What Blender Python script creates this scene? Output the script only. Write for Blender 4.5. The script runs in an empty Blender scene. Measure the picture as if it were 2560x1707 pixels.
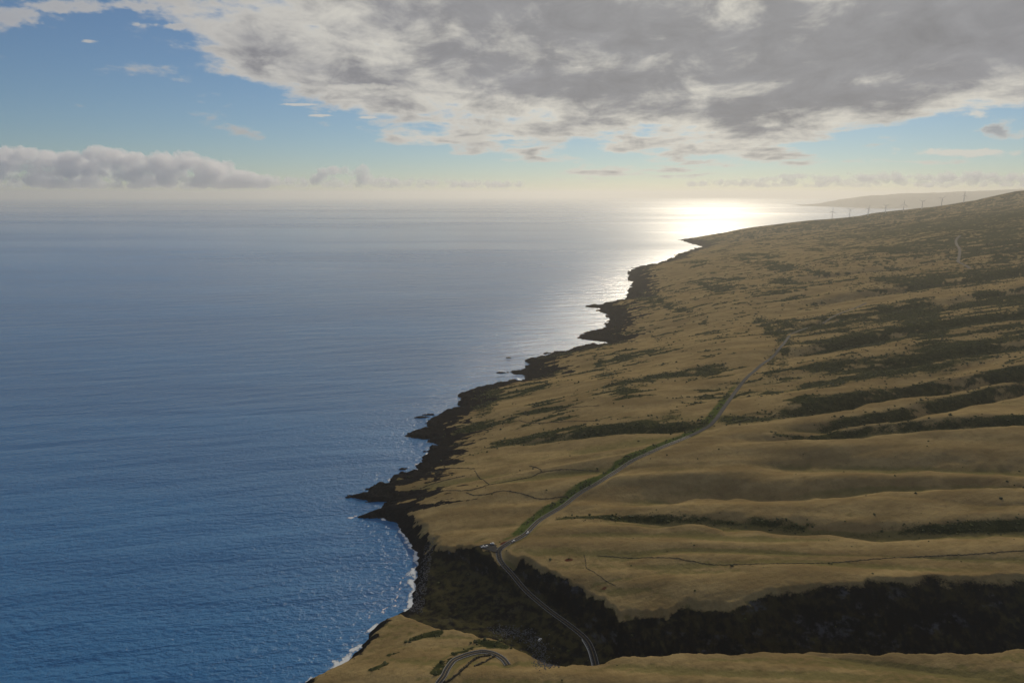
import bpy, math, random
import numpy as np
from mathutils import Vector, Matrix

scene = bpy.context.scene
COL = scene.collection
R = math.radians

# ------------------------------------------------------------------ camera
CAM_H = 450.0
cam_data = bpy.data.cameras.new("camera")
cam_data.sensor_width = 36.0
cam_data.lens = 24.0
cam_data.clip_start = 1.0
cam_data.clip_end = 400000.0
cam = bpy.data.objects.new("camera", cam_data)
COL.objects.link(cam)
cam.location = (0.0, 0.0, CAM_H)
cam.rotation_euler = (R(90.0 - 12.15), 0.0, 0.0)
scene.camera = cam

# ------------------------------------------------------------------ sun
SUN_EL, SUN_AZ = R(25.0), R(16.5)          # azimuth measured from +Y towards +X
SUN_DIR = Vector((math.sin(SUN_AZ) * math.cos(SUN_EL), math.cos(SUN_AZ) * math.cos(SUN_EL), math.sin(SUN_EL)))
sun_data = bpy.data.lights.new("sun", 'SUN')
sun_data.energy = 2.2
sun_data.angle = R(1.5)
sun_data.color = (1.0, 0.87, 0.66)
sun = bpy.data.objects.new("sun", sun_data)
COL.objects.link(sun)
sun.rotation_euler = (-SUN_DIR).to_track_quat('-Z', 'Y').to_euler()

# ------------------------------------------------------------------ render settings
scene.view_settings.view_transform = 'Standard'
scene.view_settings.look = 'None'
scene.view_settings.gamma = 1.0
scene.view_settings.use_curve_mapping = False
scene.view_settings.exposure = 0.0
cy = scene.cycles
cy.max_bounces = 9
cy.diffuse_bounces = 2
cy.glossy_bounces = 2
cy.transmission_bounces = 2
cy.volume_bounces = 8
cy.transparent_max_bounces = 16
cy.caustics_reflective = False
cy.caustics_refractive = False
cy.sample_clamp_indirect = 4.0
cy.use_denoising = True


# ------------------------------------------------------------------ node helpers
class NT:
    """small helper round a node tree: every call returns an output socket"""
    def __init__(self, tree):
        self.t = tree
        tree.nodes.clear()

    def node(self, kind, **props):
        n = self.t.nodes.new(kind)
        for k, v in props.items():
            setattr(n, k, v)
        return n

    def put(self, sock, v):
        if isinstance(v, bpy.types.NodeSocket):
            self.t.links.new(v, sock)
        else:
            if hasattr(sock.default_value, '__len__') and not hasattr(v, '__len__'):
                v = (v, v, v)
            if hasattr(sock.default_value, '__len__') and len(sock.default_value) == 4 and len(v) == 3:
                v = (*v, 1.0)
            sock.default_value = v

    def m(self, op, a, b=0.0, c=0.0, clamp=False):
        n = self.node('ShaderNodeMath', operation=op, use_clamp=clamp)
        self.put(n.inputs[0], a)
        self.put(n.inputs[1], b)
        self.put(n.inputs[2], c)
        return n.outputs[0]

    def add(self, a, b): return self.m('ADD', a, b)
    def sub(self, a, b): return self.m('SUBTRACT', a, b)
    def mul(self, a, b): return self.m('MULTIPLY', a, b)
    def div(self, a, b): return self.m('DIVIDE', a, b)
    def mx(self, a, b): return self.m('MAXIMUM', a, b)
    def mn(self, a, b): return self.m('MINIMUM', a, b)

    def step(self, v, lo, hi, a=0.0, b=1.0):
        n = self.node('ShaderNodeMapRange', interpolation_type='SMOOTHSTEP')
        self.put(n.inputs[0], v)
        for i, x in zip((1, 2, 3, 4), (lo, hi, a, b)):
            self.put(n.inputs[i], x)
        return n.outputs[0]

    def lin(self, v, lo, hi, a=0.0, b=1.0):
        n = self.node('ShaderNodeMapRange', interpolation_type='LINEAR')
        self.put(n.inputs[0], v)
        for i, x in zip((1, 2, 3, 4), (lo, hi, a, b)):
            self.put(n.inputs[i], x)
        return n.outputs[0]

    def mix(self, f, a, b, mode='MIX'):
        n = self.node('ShaderNodeMix', data_type='RGBA', blend_type=mode)
        self.put(n.inputs[0], f)
        self.put(n.inputs[6], a)
        self.put(n.inputs[7], b)
        return n.outputs[2]

    def noise(self, vec, scale, detail=4.0, rough=0.55, lac=2.0, dist=0.0):
        n = self.node('ShaderNodeTexNoise', noise_dimensions='3D')
        if vec is not None:
            self.put(n.inputs['Vector'], vec)
        self.put(n.inputs['Scale'], scale)
        self.put(n.inputs['Detail'], detail)
        self.put(n.inputs['Roughness'], rough)
        self.put(n.inputs['Lacunarity'], lac)
        self.put(n.inputs['Distortion'], dist)
        return n.outputs[0]

    def xyz(self, x, y, z):
        n = self.node('ShaderNodeCombineXYZ')
        self.put(n.inputs[0], x)
        self.put(n.inputs[1], y)
        self.put(n.inputs[2], z)
        return n.outputs[0]

    def sep(self, v):
        n = self.node('ShaderNodeSeparateXYZ')
        self.put(n.inputs[0], v)
        return n.outputs[0], n.outputs[1], n.outputs[2]

    def vmul(self, v, s):
        n = self.node('ShaderNodeVectorMath', operation='MULTIPLY')
        self.put(n.inputs[0], v)
        self.put(n.inputs[1], s)
        return n.outputs[0]

    def dot(self, v, s):
        n = self.node('ShaderNodeVectorMath', operation='DOT_PRODUCT')
        self.put(n.inputs[0], v)
        self.put(n.inputs[1], s)
        return n.outputs[1]

    def attr(self, name):
        n = self.node('ShaderNodeAttribute', attribute_name=name)
        return n.outputs['Fac']

    def pos(self):
        return self.node('ShaderNodeNewGeometry').outputs['Position']

    def curve(self, v, pts):
        n = self.node('ShaderNodeFloatCurve')
        cm = n.mapping.curves[0]
        cm.points[0].location = pts[0]
        cm.points[1].location = pts[-1]
        for p in pts[1:-1]:
            cm.points.new(*p)
        n.mapping.update()
        self.put(n.inputs['Value'], v)
        return n.outputs[0]


# ------------------------------------------------------------------ world: sky with its clouds
world = bpy.data.worlds.new("World")
scene.world = world
world.use_nodes = True
w = NT(world.node_tree)
sky = w.node('ShaderNodeTexSky', sky_type='NISHITA')
sky.sun_disc = False
sky.sun_elevation = SUN_EL
sky.sun_rotation = SUN_AZ
sky.altitude = 450.0
sky.air_density = 1.0
sky.dust_density = 0.15
sky.ozone_density = 3.0
tc = w.node('ShaderNodeTexCoord')
dirn = tc.outputs['Generated']
dx, dy, dz = w.sep(dirn)
zc = w.add(w.mx(dz, 0.0), 0.08)                      # flat deck, bent down at the horizon
u = w.div(dx, zc)
v = w.div(dy, zc)
# far edge of the cloud deck: u in [-4, 8] -> v in [0, 12]
edge = w.mul(w.curve(w.div(w.add(u, 4.0), 12.0), [
    (0.0, 0.18), (0.15, 0.20), (0.20, 0.228), (0.212, 0.275), (0.228, 0.315), (0.236, 0.37), (0.258, 0.447), (0.282, 0.479),
    (0.358, 0.539), (0.445, 0.561), (0.529, 0.563), (0.545, 0.51), (0.562, 0.455), (0.592, 0.415), (0.62, 0.36), (0.75, 0.28), (1.0, 0.20)]), 12.0)
n_big = w.noise(w.xyz(w.mul(u, 0.75), w.mul(v, 0.62), 0.0), 1.0, 6, 0.5, 2.1, 0.3)
n_mid = w.noise(w.xyz(w.mul(u, 2.0), w.mul(v, 1.5), 3.7), 1.0, 8, 0.56, 2.1, 0.3)
n_ang = w.noise(w.vmul(dirn, (14.0, 14.0, 30.0)), 1.0, 8, 0.60, 2.1, 0.4)
n_fin = w.noise(w.vmul(dirn, (46.0, 46.0, 80.0)), 1.0, 6, 0.62)
inside = w.mn(w.div(w.sub(edge, v), w.add(w.mul(v, 0.22), 0.30)), w.add(w.add(u, 0.45), w.mul(v, 0.43)))   # >0 under the deck; open blue overhead on the seaward side
tex = w.add(w.add(w.mul(w.sub(n_big, 0.5), 3.6), w.mul(w.sub(n_mid, 0.5), 2.6)), w.add(w.mul(w.sub(n_ang, 0.5), 1.7), w.mul(w.sub(n_fin, 0.5), 0.5)))
dens = w.add(w.add(w.mn(w.mul(inside, 0.55), 2.0), 0.50), tex)
cover = w.step(dens, -0.08, 0.55)
thick = w.step(w.add(w.add(dens, w.mul(w.sub(n_mid, 0.5), 1.2)), w.mul(w.sub(n_ang, 0.5), 1.5)), -0.05, 1.75)
# loose clouds: place and half size in slopes east and up, and how grey they are
PUFFS = [(0.6784, 0.0874, 0.0549, 0.0199, 1.0), (0.6447, 0.1096, 0.0430, 0.0174, 0.0), (0.6520, 0.0578, 0.1095, 0.0077, 0.0),
         (-0.6817, 0.2323, 0.0474, 0.0208, 0.3), (-0.5787, 0.2046, 0.0159, 0.0033, 0.0), (-0.3309, 0.1703, 0.0172, 0.0051, 0.0),
         (-0.3011, 0.1223, 0.0293, 0.0023, 0.0), (-0.2673, 0.1078, 0.0196, 0.0023, 0.0), (-0.1987, 0.1049, 0.0147, 0.0023, 0.0),
         (-0.2249, 0.1281, 0.0335, 0.0029, 0.0), (-0.3677, 0.1973, 0.1023, 0.0134, 0.3), (-0.2271, 0.1453, 0.0666, 0.0051, 0.0), (-0.5226, 0.2503, 0.1603, 0.0120, 0.3), (-0.4486, 0.2240, 0.0719, 0.0077, 0.3),
         (-0.0343, 0.0768, 0.0980, 0.0047, 0.0)]
ahead = w.mx(dy, 0.05)
gx_, gz_ = w.div(dx, ahead), w.div(dz, ahead)
jit = w.add(w.mul(w.sub(n_ang, 0.5), 3.0), w.mul(w.sub(n_fin, 0.5), 2.4))
pdark = 0.0
for (px_, pz_, rx_, rz_, dk_) in PUFFS:
    ex_ = w.div(w.sub(gx_, px_), rx_)
    ez_ = w.div(w.sub(gz_, pz_), rz_)
    d_ = w.sub(1.0, w.m('SQRT', w.add(w.mul(ex_, ex_), w.mul(ez_, ez_))))
    c_ = w.step(w.add(d_, w.mul(jit, 0.8)), 0.0, 0.55)
    cover = w.mx(cover, w.mul(c_, 0.85))
    if dk_:
        pdark = w.mx(pdark, w.mul(w.step(w.add(d_, w.mul(jit, 0.6)), 0.15, 0.8), dk_))
    else:
        thick = w.mul(thick, w.sub(1.0, w.mul(c_, 0.6)))
thick = w.mx(thick, pdark)
glow_w = w.m('POWER', w.mx(w.dot(dirn, SUN_DIR), 0.0), 3.0)
bright = w.mix(glow_w, (5.6, 5.7, 6.3), (13.2, 12.6, 10.9))
grey = w.mix(glow_w, (4.4, 4.5, 5.3), (5.1, 5.1, 5.2))
grey = w.mix(1.0, grey, w.add(w.lin(n_big, 0.3, 0.7, 0.62, 0.36), w.lin(n_ang, 0.3, 0.7, 0.62, 0.34)), 'MULTIPLY')
cloud_col = w.mix(thick, bright, grey)
skyc = w.mix(1.0, sky.outputs[0], (0.78, 0.87, 0.97), 'MULTIPLY')
col = w.mix(cover, skyc, cloud_col)
bg = w.node('ShaderNodeBackground')
w.put(bg.inputs[0], col)
bg.inputs[1].default_value = 0.058
wo = w.node('ShaderNodeOutputWorld')
w.t.links.new(bg.outputs[0], wo.inputs[0])


# ------------------------------------------------------------------ terrain functions (metres; camera stands over the origin)
def _hash(ix, iy, seed):
    h = (ix.astype(np.int64) * 374761393 + iy.astype(np.int64) * 668265263 + seed * 1442695041) & 0xffffffff
    h = ((h ^ (h >> 13)) * 1274126177) & 0xffffffff
    return (h ^ (h >> 16)) & 0xffffffff


def pnoise(x, y, seed=0):
    ix, iy = np.floor(x), np.floor(y)
    fx, fy = x - ix, y - iy
    ux, uy = fx * fx * fx * (fx * (fx * 6 - 15) + 10), fy * fy * fy * (fy * (fy * 6 - 15) + 10)
    out = 0.0
    for ox in (0, 1):
        for oy in (0, 1):
            a = _hash(ix + ox, iy + oy, seed) * (2 * math.pi / 4294967296.0)
            g = np.cos(a) * (fx - ox) + np.sin(a) * (fy - oy)
            out = out + g * (ux if ox else 1 - ux) * (uy if oy else 1 - uy)
    return out * 1.5


def fbm(x, y, octaves=5, seed=0, gain=0.5):
    s, a = 0.0, 1.0
    for k in range(octaves):
        s = s + a * pnoise(x, y, seed + 31 * k)
        x, y, a = x * 2.03 + 7.1, y * 2.03 - 3.7, a * gain
    return s


def sm(x, lo, hi):
    t = np.clip((x - lo) / (hi - lo), 0, 1)
    return t * t * (3 - 2 * t)


COAST = [(-212, 300), (-216, 440), (-207, 522), (-193, 561), (-178, 572), (-165, 587), (-155, 604), (-150, 630), (-138, 654), (-128, 661),
         (-120, 668), (-112, 679), (-114, 729), (-118, 788), (-132, 822), (-144, 845), (-159, 879), (-183, 896),
         (-202, 898), (-222, 900), (-204, 909), (-188, 920), (-181, 937), (-200, 952), (-221, 960), (-242, 968),
         (-220, 986), (-206, 1019), (-186, 1046), (-160, 1064), (-156, 1087), (-144, 1116), (-151, 1130), (-138, 1157),
         (-142, 1201), (-149, 1222), (-174, 1229), (-198, 1236), (-179, 1261), (-163, 1273), (-168, 1318), (-150, 1354),
         (-127, 1398), (-107, 1413), (-108, 1461), (-116, 1512), (-78, 1559), (-38, 1597), (43, 1653), (27, 1687),
         (-7, 1704), (33, 1740), (46, 1787), (35, 1847), (79, 1878), (174, 1989), (288, 2063), (254, 2114), (212, 2141),
         (251, 2218), (315, 2317), (349, 2459), (349, 2649), (318, 2800), (418, 2894), (504, 2968), (559, 3201),
         (608, 3438), (673, 3918), (774, 4275), (1059, 4701), (1291, 5297), (1686, 6061), (1690, 6450), (1700, 6942),
         (2100, 7600), (3600, 9500), (7000, 13500), (12000, 19000), (16000, 16000), (16000, 300)]
_ky = np.array([200, 500, 700, 1000, 1300, 1600, 2000, 2500, 3000, 3500, 4000, 4700, 5300, 6060, 7000, 7800, 9000, 12000, 20000], float)
_kx = np.array([-330, -200, -130, -180, -160, -50, 180, 330, 500, 620, 690, 1050, 1290, 1690, 1800, 2100, 3300, 6500, 12000], float)
_ty = np.linspace(200, 20000, 2000)
_tx = np.interp(_ty, _ky, _kx)
_g = np.exp(-0.5 * (np.arange(-30, 31) / 11.0) ** 2)
_tx = np.convolve(np.pad(_tx, 30, mode='edge'), _g / _g.sum(), mode='valid')
_pt = np.array([-600, -60, 0, 74, 250, 500, 1123, 1747, 2371, 2784, 3197, 4100, 9000], float)
_pz = np.array([8, 8, 12, 30, 58, 92, 173, 252, 326, 382, 472, 560, 560], float)
FAR_RIM = [(-400, 830), (-130, 800), (-94, 769), (-40, 740), (6, 711), (60, 655), (107, 600), (150, 590), (218, 587), (339, 582), (476, 575), (900, 545), (2500, 420)]
NEAR_RIM = [(-400, 690), (-118, 640), (-95, 617), (-71, 601), (-26, 577), (3, 549), (30, 517), (45, 506), (119, 507), (170, 502), (218, 497), (300, 475), (390, 457), (900, 385), (2500, 200)]


def coast_distance(X, Y):
    """signed distance to the shoreline polygon, positive on land"""
    P = np.array(COAST, float)
    Q = np.roll(P, -1, axis=0)
    best = np.full(X.shape, 1e18)
    inside = np.zeros(X.shape, bool)
    for (ax, ay), (bx, by) in zip(P, Q):
        ex, ey = bx - ax, by - ay
        t = np.clip(((X - ax) * ex + (Y - ay) * ey) / (ex * ex + ey * ey), 0, 1)
        d = (X - ax - t * ex) ** 2 + (Y - ay - t * ey) ** 2
        np.minimum(best, d, out=best)
        if ay != by:
            c = ((ay > Y) != (by > Y)) & (X < ex * (Y - ay) / ey + ax)
            inside ^= c
    return np.where(inside, 1, -1) * np.sqrt(best)


def line_distance(X, Y, pts):
    """distance to a polyline and the 0..1 place along it of the nearest point"""
    P = np.array(pts, float)
    best = np.full(X.shape, 1e18)
    along = np.zeros(X.shape)
    L = np.concatenate([[0], np.cumsum(np.hypot(*np.diff(P, axis=0).T))])
    for i in range(len(P) - 1):
        (ax, ay), (bx, by) = P[i], P[i + 1]
        ex, ey = bx - ax, by - ay
        t = np.clip(((X - ax) * ex + (Y - ay) * ey) / (ex * ex + ey * ey), 0, 1)
        d = (X - ax - t * ex) ** 2 + (Y - ay - t * ey) ** 2
        k = d < best
        best[k] = d[k]
        along[k] = ((L[i] + t * (L[i + 1] - L[i])) / L[-1])[k]
    return np.sqrt(best), along


def fold_coords(X, Y):
    g = np.interp(Y, [500, 700, 950, 1150, 2000, 4500, 9000], [-0.27, -0.25, -0.05, 0.12, 0.12, 0.09, 0.05])
    return X + g * Y, Y - X * g


# each gully: centre line, depth, half width
GULLIES = [
    ([(330, 1030), (442, 1052), (520, 1068), (605, 1094), (729, 1120), (900, 1140), (1300, 1200), (2200, 1300)], 24, 20),
    ([(330, 985), (420, 975), (577, 984), (661, 1012), (758, 1052), (860, 1078), (1300, 1130), (2000, 1180)], 22, 17),
    ([(300, 965), (420, 950), (521, 937), (638, 922), (740, 910), (1200, 930)], 12, 14),
    ([(-130, 1150), (25, 1095), (163, 1075), (310, 1032)], 10, 14),
    ([(60, 785), (144, 767), (239, 737), (384, 681), (540, 648), (1000, 560)], 13, 14),
    ([(110, 822), (241, 838), (338, 798), (438, 782), (610, 742), (1000, 660)], 11, 16),
    ([(300, 870), (450, 845), (600, 800), (900, 720)], 9, 18),
    ([(600, 1250), (900, 1290), (1600, 1400)], 12, 22),
    ([(500, 1420), (850, 1490), (1500, 1560)], 13, 24),
    ([(650, 1720), (1000, 1800), (1700, 1950)], 15, 28),
    ([(800, 2100), (1300, 2200), (2300, 2400)], 18, 32),
    ([(1000, 2600), (1700, 2750), (2800, 2950)], 20, 38),
]
# dense scrub, some strips also painted shade: line, half width, strength
SCRUB_SHADE = [
    ([(640, 1270), (800, 1290), (1000, 1330), (1400, 1400)], 45, 1.0),
    ([(560, 1200), (680, 1215), (800, 1240)], 25, 0.8),
    ([(720, 1480), (1000, 1520), (1500, 1600)], 60, 0.9),
    ([(800, 1700), (1200, 1760), (1900, 1900)], 70, 0.75),
    ([(200, 1330), (330, 1370), (430, 1390)], 18, 0.8),
    ([(-20, 1120), (90, 1105), (200, 1085), (305, 1045)], 14, 1.0),
    ([(-110, 1225), (0, 1215)], 14, 0.6),
    ([(350, 1050), (442, 1072), (520, 1087), (605, 1113), (729, 1140), (900, 1160), (1300, 1220)], 15, 1.0),  # this strip and the next also darken shaded gully far walls
    ([(480, 985), (577, 1000), (661, 1030), (758, 1068), (860, 1096), (1300, 1150)], 13, 0.9),
    ([(400, 965), (521, 949), (638, 934), (740, 922), (1000, 930)], 9, 0.8),
    ([(60, 797), (144, 779), (239, 748), (384, 692), (540, 660)], 6, 0.7),
    ([(-103, 583), (-88, 590), (-72, 594)], 3.5, 1.0),
    ([(-114, 566), (-104, 570)], 3, 1.0),
    ([(-126, 541), (-116, 547)], 3, 0.9),
    ([(-66, 518), (-61, 535), (-50, 551), (-36, 558), (-18, 558)], 3.5, 1.0),
    ([(-30, 570), (-5, 556)], 4, 0.7),
    ([(1400, 2300), (2300, 2500)], 110, 0.8),  # from here on, far strips paint cloud shade onto the slopes
    ([(1900, 3300), (2800, 3600)], 160, 0.7),
    ([(2000, 2900), (3200, 3300)], 130, 0.6),
    ([(2700, 4300), (4200, 5000)], 330, 0.75),
    ([(1900, 6300), (3600, 6700)], 260, 0.5),
]


def land(X, Y, carve=True):
    """ground height; also the noisy shore distance"""
    s0 = coast_distance(X, Y)
    far = np.clip(Y / 1200.0, 0.8, 4.0)
    near_shore = np.exp(-(s0 / (130 * far)) ** 2)
    rocky = sm(Y, 880, 960)
    jag = fbm(X / (50 * far ** 0.6), Y / (12 * far ** 0.6), 5, 3, 0.55) * (3 + 9 * rocky) * far ** 0.45 + (0.42 - np.abs(fbm(X / (70 * far), Y / (20 * far), 3, 8, 0.5))) * 22 * rocky * far ** 0.4
    s = s0 + jag * near_shore
    xs = np.interp(Y, _ty, _tx)
    t = (X - xs) * 0.96
    z = np.interp(t, _pt, _pz)
    # folds running down to the shore
    p, q = fold_coords(X, Y)
    amp = sm(t, 20, 300)
    lam = np.interp(Y, [500, 1000, 2000, 5000], [95, 90, 130, 260])
    f = fbm(p / (lam * 6.0), q / lam, 3, 11, 0.42)
    ridged = 1 - np.abs(fbm(p / (lam * 7), q / (lam * 1.5), 3, 17, 0.4)) * 1.7
    hgt = np.interp(Y, [400, 900, 1300, 3000, 7000], [11, 13, 15, 22, 30])
    z = z + (f * 0.9 + (ridged - 0.55) * -0.55) * hgt * (0.25 + 0.75 * amp)
    if carve:
        for pts, dep, wid in GULLIES:
            d, a = line_distance(X, Y, pts)
            d = d + fbm(X / 60, Y / 60, 3, 23) * wid * 0.45
            z = z - dep * np.exp(-(d / wid) ** 2) * sm(a, 0, 0.15) * (1 - 0.6 * sm(a, 0.85, 1))
    # the ridge behind the turbines: ground falls away beyond it
    yd = Y - (7050 + fbm(X / 700, Y * 0, 3, 41) * 90)
    z = z - np.where(yd > 0, 0.16 * np.sqrt(yd * yd + 150.0 ** 2) - 24, 0)
    # low lava shelf along the shore, then up to the pasture
    far2 = np.clip(Y / 1600.0, 0.8, 1.7)
    shelf = 1.0 + 5.0 * sm(s, 0, 18 * far2) + 0.22 * np.maximum(s0 - 22 * far2, 0) + fbm(X / 22, Y / 11, 5, 5, 0.6) * 3.0 * np.exp(-(s / (70 * far2)) ** 2) * rocky
    cliff = 0.6 + 1.05 * np.maximum(s, 0) + fbm(X / 30, Y / 30, 4, 6) * 4 * sm(s, 2, 14)
    cap = shelf * rocky + cliff * (1 - rocky)
    k = 5.0
    h = np.clip(0.5 + 0.5 * (cap - z) / k, 0, 1)
    z = cap * (1 - h) + z * h - k * h * (1 - h)
    # the big gulch
    yf = np.interp(X, *np.array(FAR_RIM, float).T)
    yn = np.interp(X, *np.array(NEAR_RIM, float).T)
    near_w = 1 - sm(Y, 900, 950)
    rib = fbm(X / 34, Y / 70, 4, 51, 0.55) * np.interp(X, [60, 200], [8, 3.5]) + fbm(X / 9, Y / 16, 3, 52) * 1.6
    df = (yf - Y) * 0.86 + rib + fbm(X / 80, Y * 0, 3, 55) * 10
    dn = (Y - yn) * 0.90 + fbm(X / 40, Y * 0 + 3, 4, 57) * 6
    inn = np.minimum(df * 1.0, dn * 1.5)
    floor = np.interp(X, [-140, -105, -60, 0, 120, 300, 480, 900, 2500], [-1.5, 2, 5, 8, 16, 30, 46, 95, 260]) + fbm(X / 18, Y / 18, 4, 61) * 1.6 + 0.10 * np.maximum(df - 30, 0) * 0 + 0.18 * np.abs(Y - (yn * 0.62 + yf * 0.38))
    rim_round = np.minimum(inn, 0)
    wall = z - 1.15 * np.maximum(inn, 0) + 0.9 * np.sin(np.maximum(inn, 0) / 5.5) * sm(inn, 2, 12)
    gz = np.maximum(wall, np.minimum(floor, z))
    gz = np.where(inn > 0, gz, z)
    gz = gz * near_w + z * (1 - near_w)
    z = np.where(s > 0, gz, np.minimum(gz, s * 0.35))
    z = np.where(s <= 0, np.minimum(s * 0.35, -0.05), z)
    return z, s, t, np.where(near_w > 0.5, inn, -99.0)
# ------------------------------------------------------------------ end of terrain functions

# plan of the place, metres east and north of the camera
ROAD = [(1065.9, 2031.7), (840.7, 1791.9), (684.8, 1646.4), (596.8, 1486.7), (502.4, 1354.0), (433.0, 1249.2), (376.2, 1144.8), (327.9, 1056.4), (297.9, 1022.5), (254.2, 983.2), (208.4, 952.2), (166.1, 926.9), (122.6, 881.1), (90.6, 858.4), (64.9, 828.0), (35.3, 798.0), (15.3, 761.2), (-5.7, 742.6), (-14.3, 733.7), (-15.7, 725.9), (-12.0, 713.0), (2.0, 696.3), (18.6, 671.5), (38.5, 643.5), (59.3, 617.9), (72.9, 599.1), (77.6, 583.0), (80.0, 556.0)]
HAIRPIN = [(-3.8, 522.5), (-8.1, 532.8), (-15.1, 542.2), (-22.2, 547.6), (-29.2, 549.4), (-37.8, 547.8), (-46.1, 543.4), (-52.5, 537.0), (-56.4, 524.6), (-58.6, 513.4), (-61.2, 506.8), (-63.1, 501.5)]
DIRT = [(2356.2, 3623.5), (2275.8, 3527.6), (2183.4, 3380.0), (2019.4, 3099.5), (1916.6, 2936.2), (1737.0, 2666.0), (1700.5, 2580.0), (1686.6, 2534.0), (1658.4, 2475.2)]
LOT = [(-39.6, 742.1), (-36.1, 743.8), (-31.2, 746.2), (-25.6, 746.4), (-17.7, 743.0), (-14.1, 740.0), (-17.5, 735.6), (-18.7, 727.3), (-28.6, 732.3), (-35.8, 735.9)]
TRACK1 = [(93.8, 691.6), (167.6, 666.0), (187.9, 655.1), (220.8, 639.6), (305.5, 623.0), (394.0, 621.1), (451.5, 614.3), (501.1, 610.6)]
WALL1 = [(-58.2, 998.7), (-51.5, 973.4), (-40.6, 943.0), (-31.6, 922.1)]
WALL2 = [(-109.9, 929.9), (-67.5, 910.8), (-45.4, 912.7), (-31.6, 922.1), (5.0, 932.0), (27.6, 935.5), (44.4, 944.5), (77.2, 941.6), (126.5, 924.8)]
WALL3 = [(44.4, 944.5), (38.8, 961.6), (26.5, 976.4)]
WALL4 = [(-65.0, 903.5), (-52.4, 891.3), (-32.6, 888.9), (-13.0, 892.0), (10.5, 878.6), (23.9, 869.6), (40.7, 859.9), (74.8, 858.7)]
WALL5 = [(-115.8, 1045.4), (-89.5, 1032.6), (-58.8, 1010.4)]
WALL6 = [(-139.8, 967.2), (-113.0, 977.1), (-72.4, 981.8)]
WALL7 = [(161.8, 1208.3), (124.6, 1224.3), (73.3, 1244.7)]
WALL8 = [(11.6, 1220.3), (34.5, 1191.7), (69.4, 1174.0), (103.5, 1158.3), (151.9, 1128.9)]
RUIN = [(-132.5, 1031.5), (-119.1, 1022.9), (-99.6, 1007.4)]
TRACK2 = [(80.6, 696.9), (80.8, 682.6), (80.3, 670.0), (88.4, 655.4), (96.5, 643.0), (106.0, 631.6)]
CARS = [(13.9, 767.0), (-4.2, 747.1), (-22.9, 741.2), (-34.0, 734.8), (-31.9, 734.4), (27.9, 605.6)]
RAIL = [(76.4, 570.1), (68.1, 501.8), (67.7, 491.9)]
HAIRWALL = [(-58.5, 504.4), (-52.9, 505.3), (-45.3, 511.2), (-39.5, 522.5), (-35.3, 534.8), (-29.6, 540.4), (-23.7, 541.7), (-18.5, 541.8)]
HAIRWALL2 = [(-32.8, 520.8), (-24.8, 528.8), (-18.3, 536.0), (-15.0, 539.6)]
STREAM = [(-17.4, 631.1), (2.4, 621.2), (16.8, 613.4), (25.9, 599.0), (28.3, 587.5), (28.3, 517.3), (31.0, 508.0)]
POSTS = [(83.5, 572.3)]
REDSOIL = [(90.1, 642.9), (60.2, 688.4)]
SEAROCK = [(-163.1, 1338.4), (-160.6, 1367.9), (-157.5, 1080.6), (17.4, 1861.2), (31.5, 1762.3), (-3.9, 1706.0)]


def poly_inside(X, Y, pts):
    P = np.array(pts, float)
    ins = np.zeros(X.shape, bool)
    for (ax, ay), (bx, by) in zip(P, np.roll(P, -1, axis=0)):
        if ay != by:
            ins ^= ((ay > Y) != (by > Y)) & (X < (bx - ax) * (Y - ay) / (by - ay) + ax)
    return ins


def spline(pts, step):
    """Catmull-Rom through the points, resampled at even steps"""
    P = np.array(pts, float)
    P = np.vstack([2 * P[0] - P[1], P, 2 * P[-1] - P[-2]])
    out = []
    for i in range(1, len(P) - 2):
        n = max(2, int(np.hypot(*(P[i + 1] - P[i])) / step * 2))
        t = np.linspace(0, 1, n, endpoint=False)[:, None]
        a, b, c, d = P[i - 1], P[i], P[i + 1], P[i + 2]
        out.append(0.5 * (2 * b + (c - a) * t + (2 * a - 5 * b + 4 * c - d) * t ** 2 + (3 * b - a - 3 * c + d) * t ** 3))
    Q = np.vstack(out + [P[-2][None]])
    L = np.concatenate([[0], np.cumsum(np.hypot(*np.diff(Q, axis=0).T))])
    n = max(2, int(L[-1] / step))
    s = np.linspace(0, L[-1], n)
    return np.stack([np.interp(s, L, Q[:, 0]), np.interp(s, L, Q[:, 1])], 1)


def smooth1(a, k):
    g = np.exp(-0.5 * (np.arange(-3 * k, 3 * k + 1) / k) ** 2)
    g /= g.sum()
    return np.convolve(np.pad(a, 3 * k, mode='edge'), g, mode='valid')


def side(P, d):
    """the line moved d metres to its right"""
    T = np.gradient(P, axis=0)
    T /= np.linalg.norm(T, axis=1)[:, None]
    return P + np.stack([T[:, 1], -T[:, 0]], 1) * d


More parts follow.
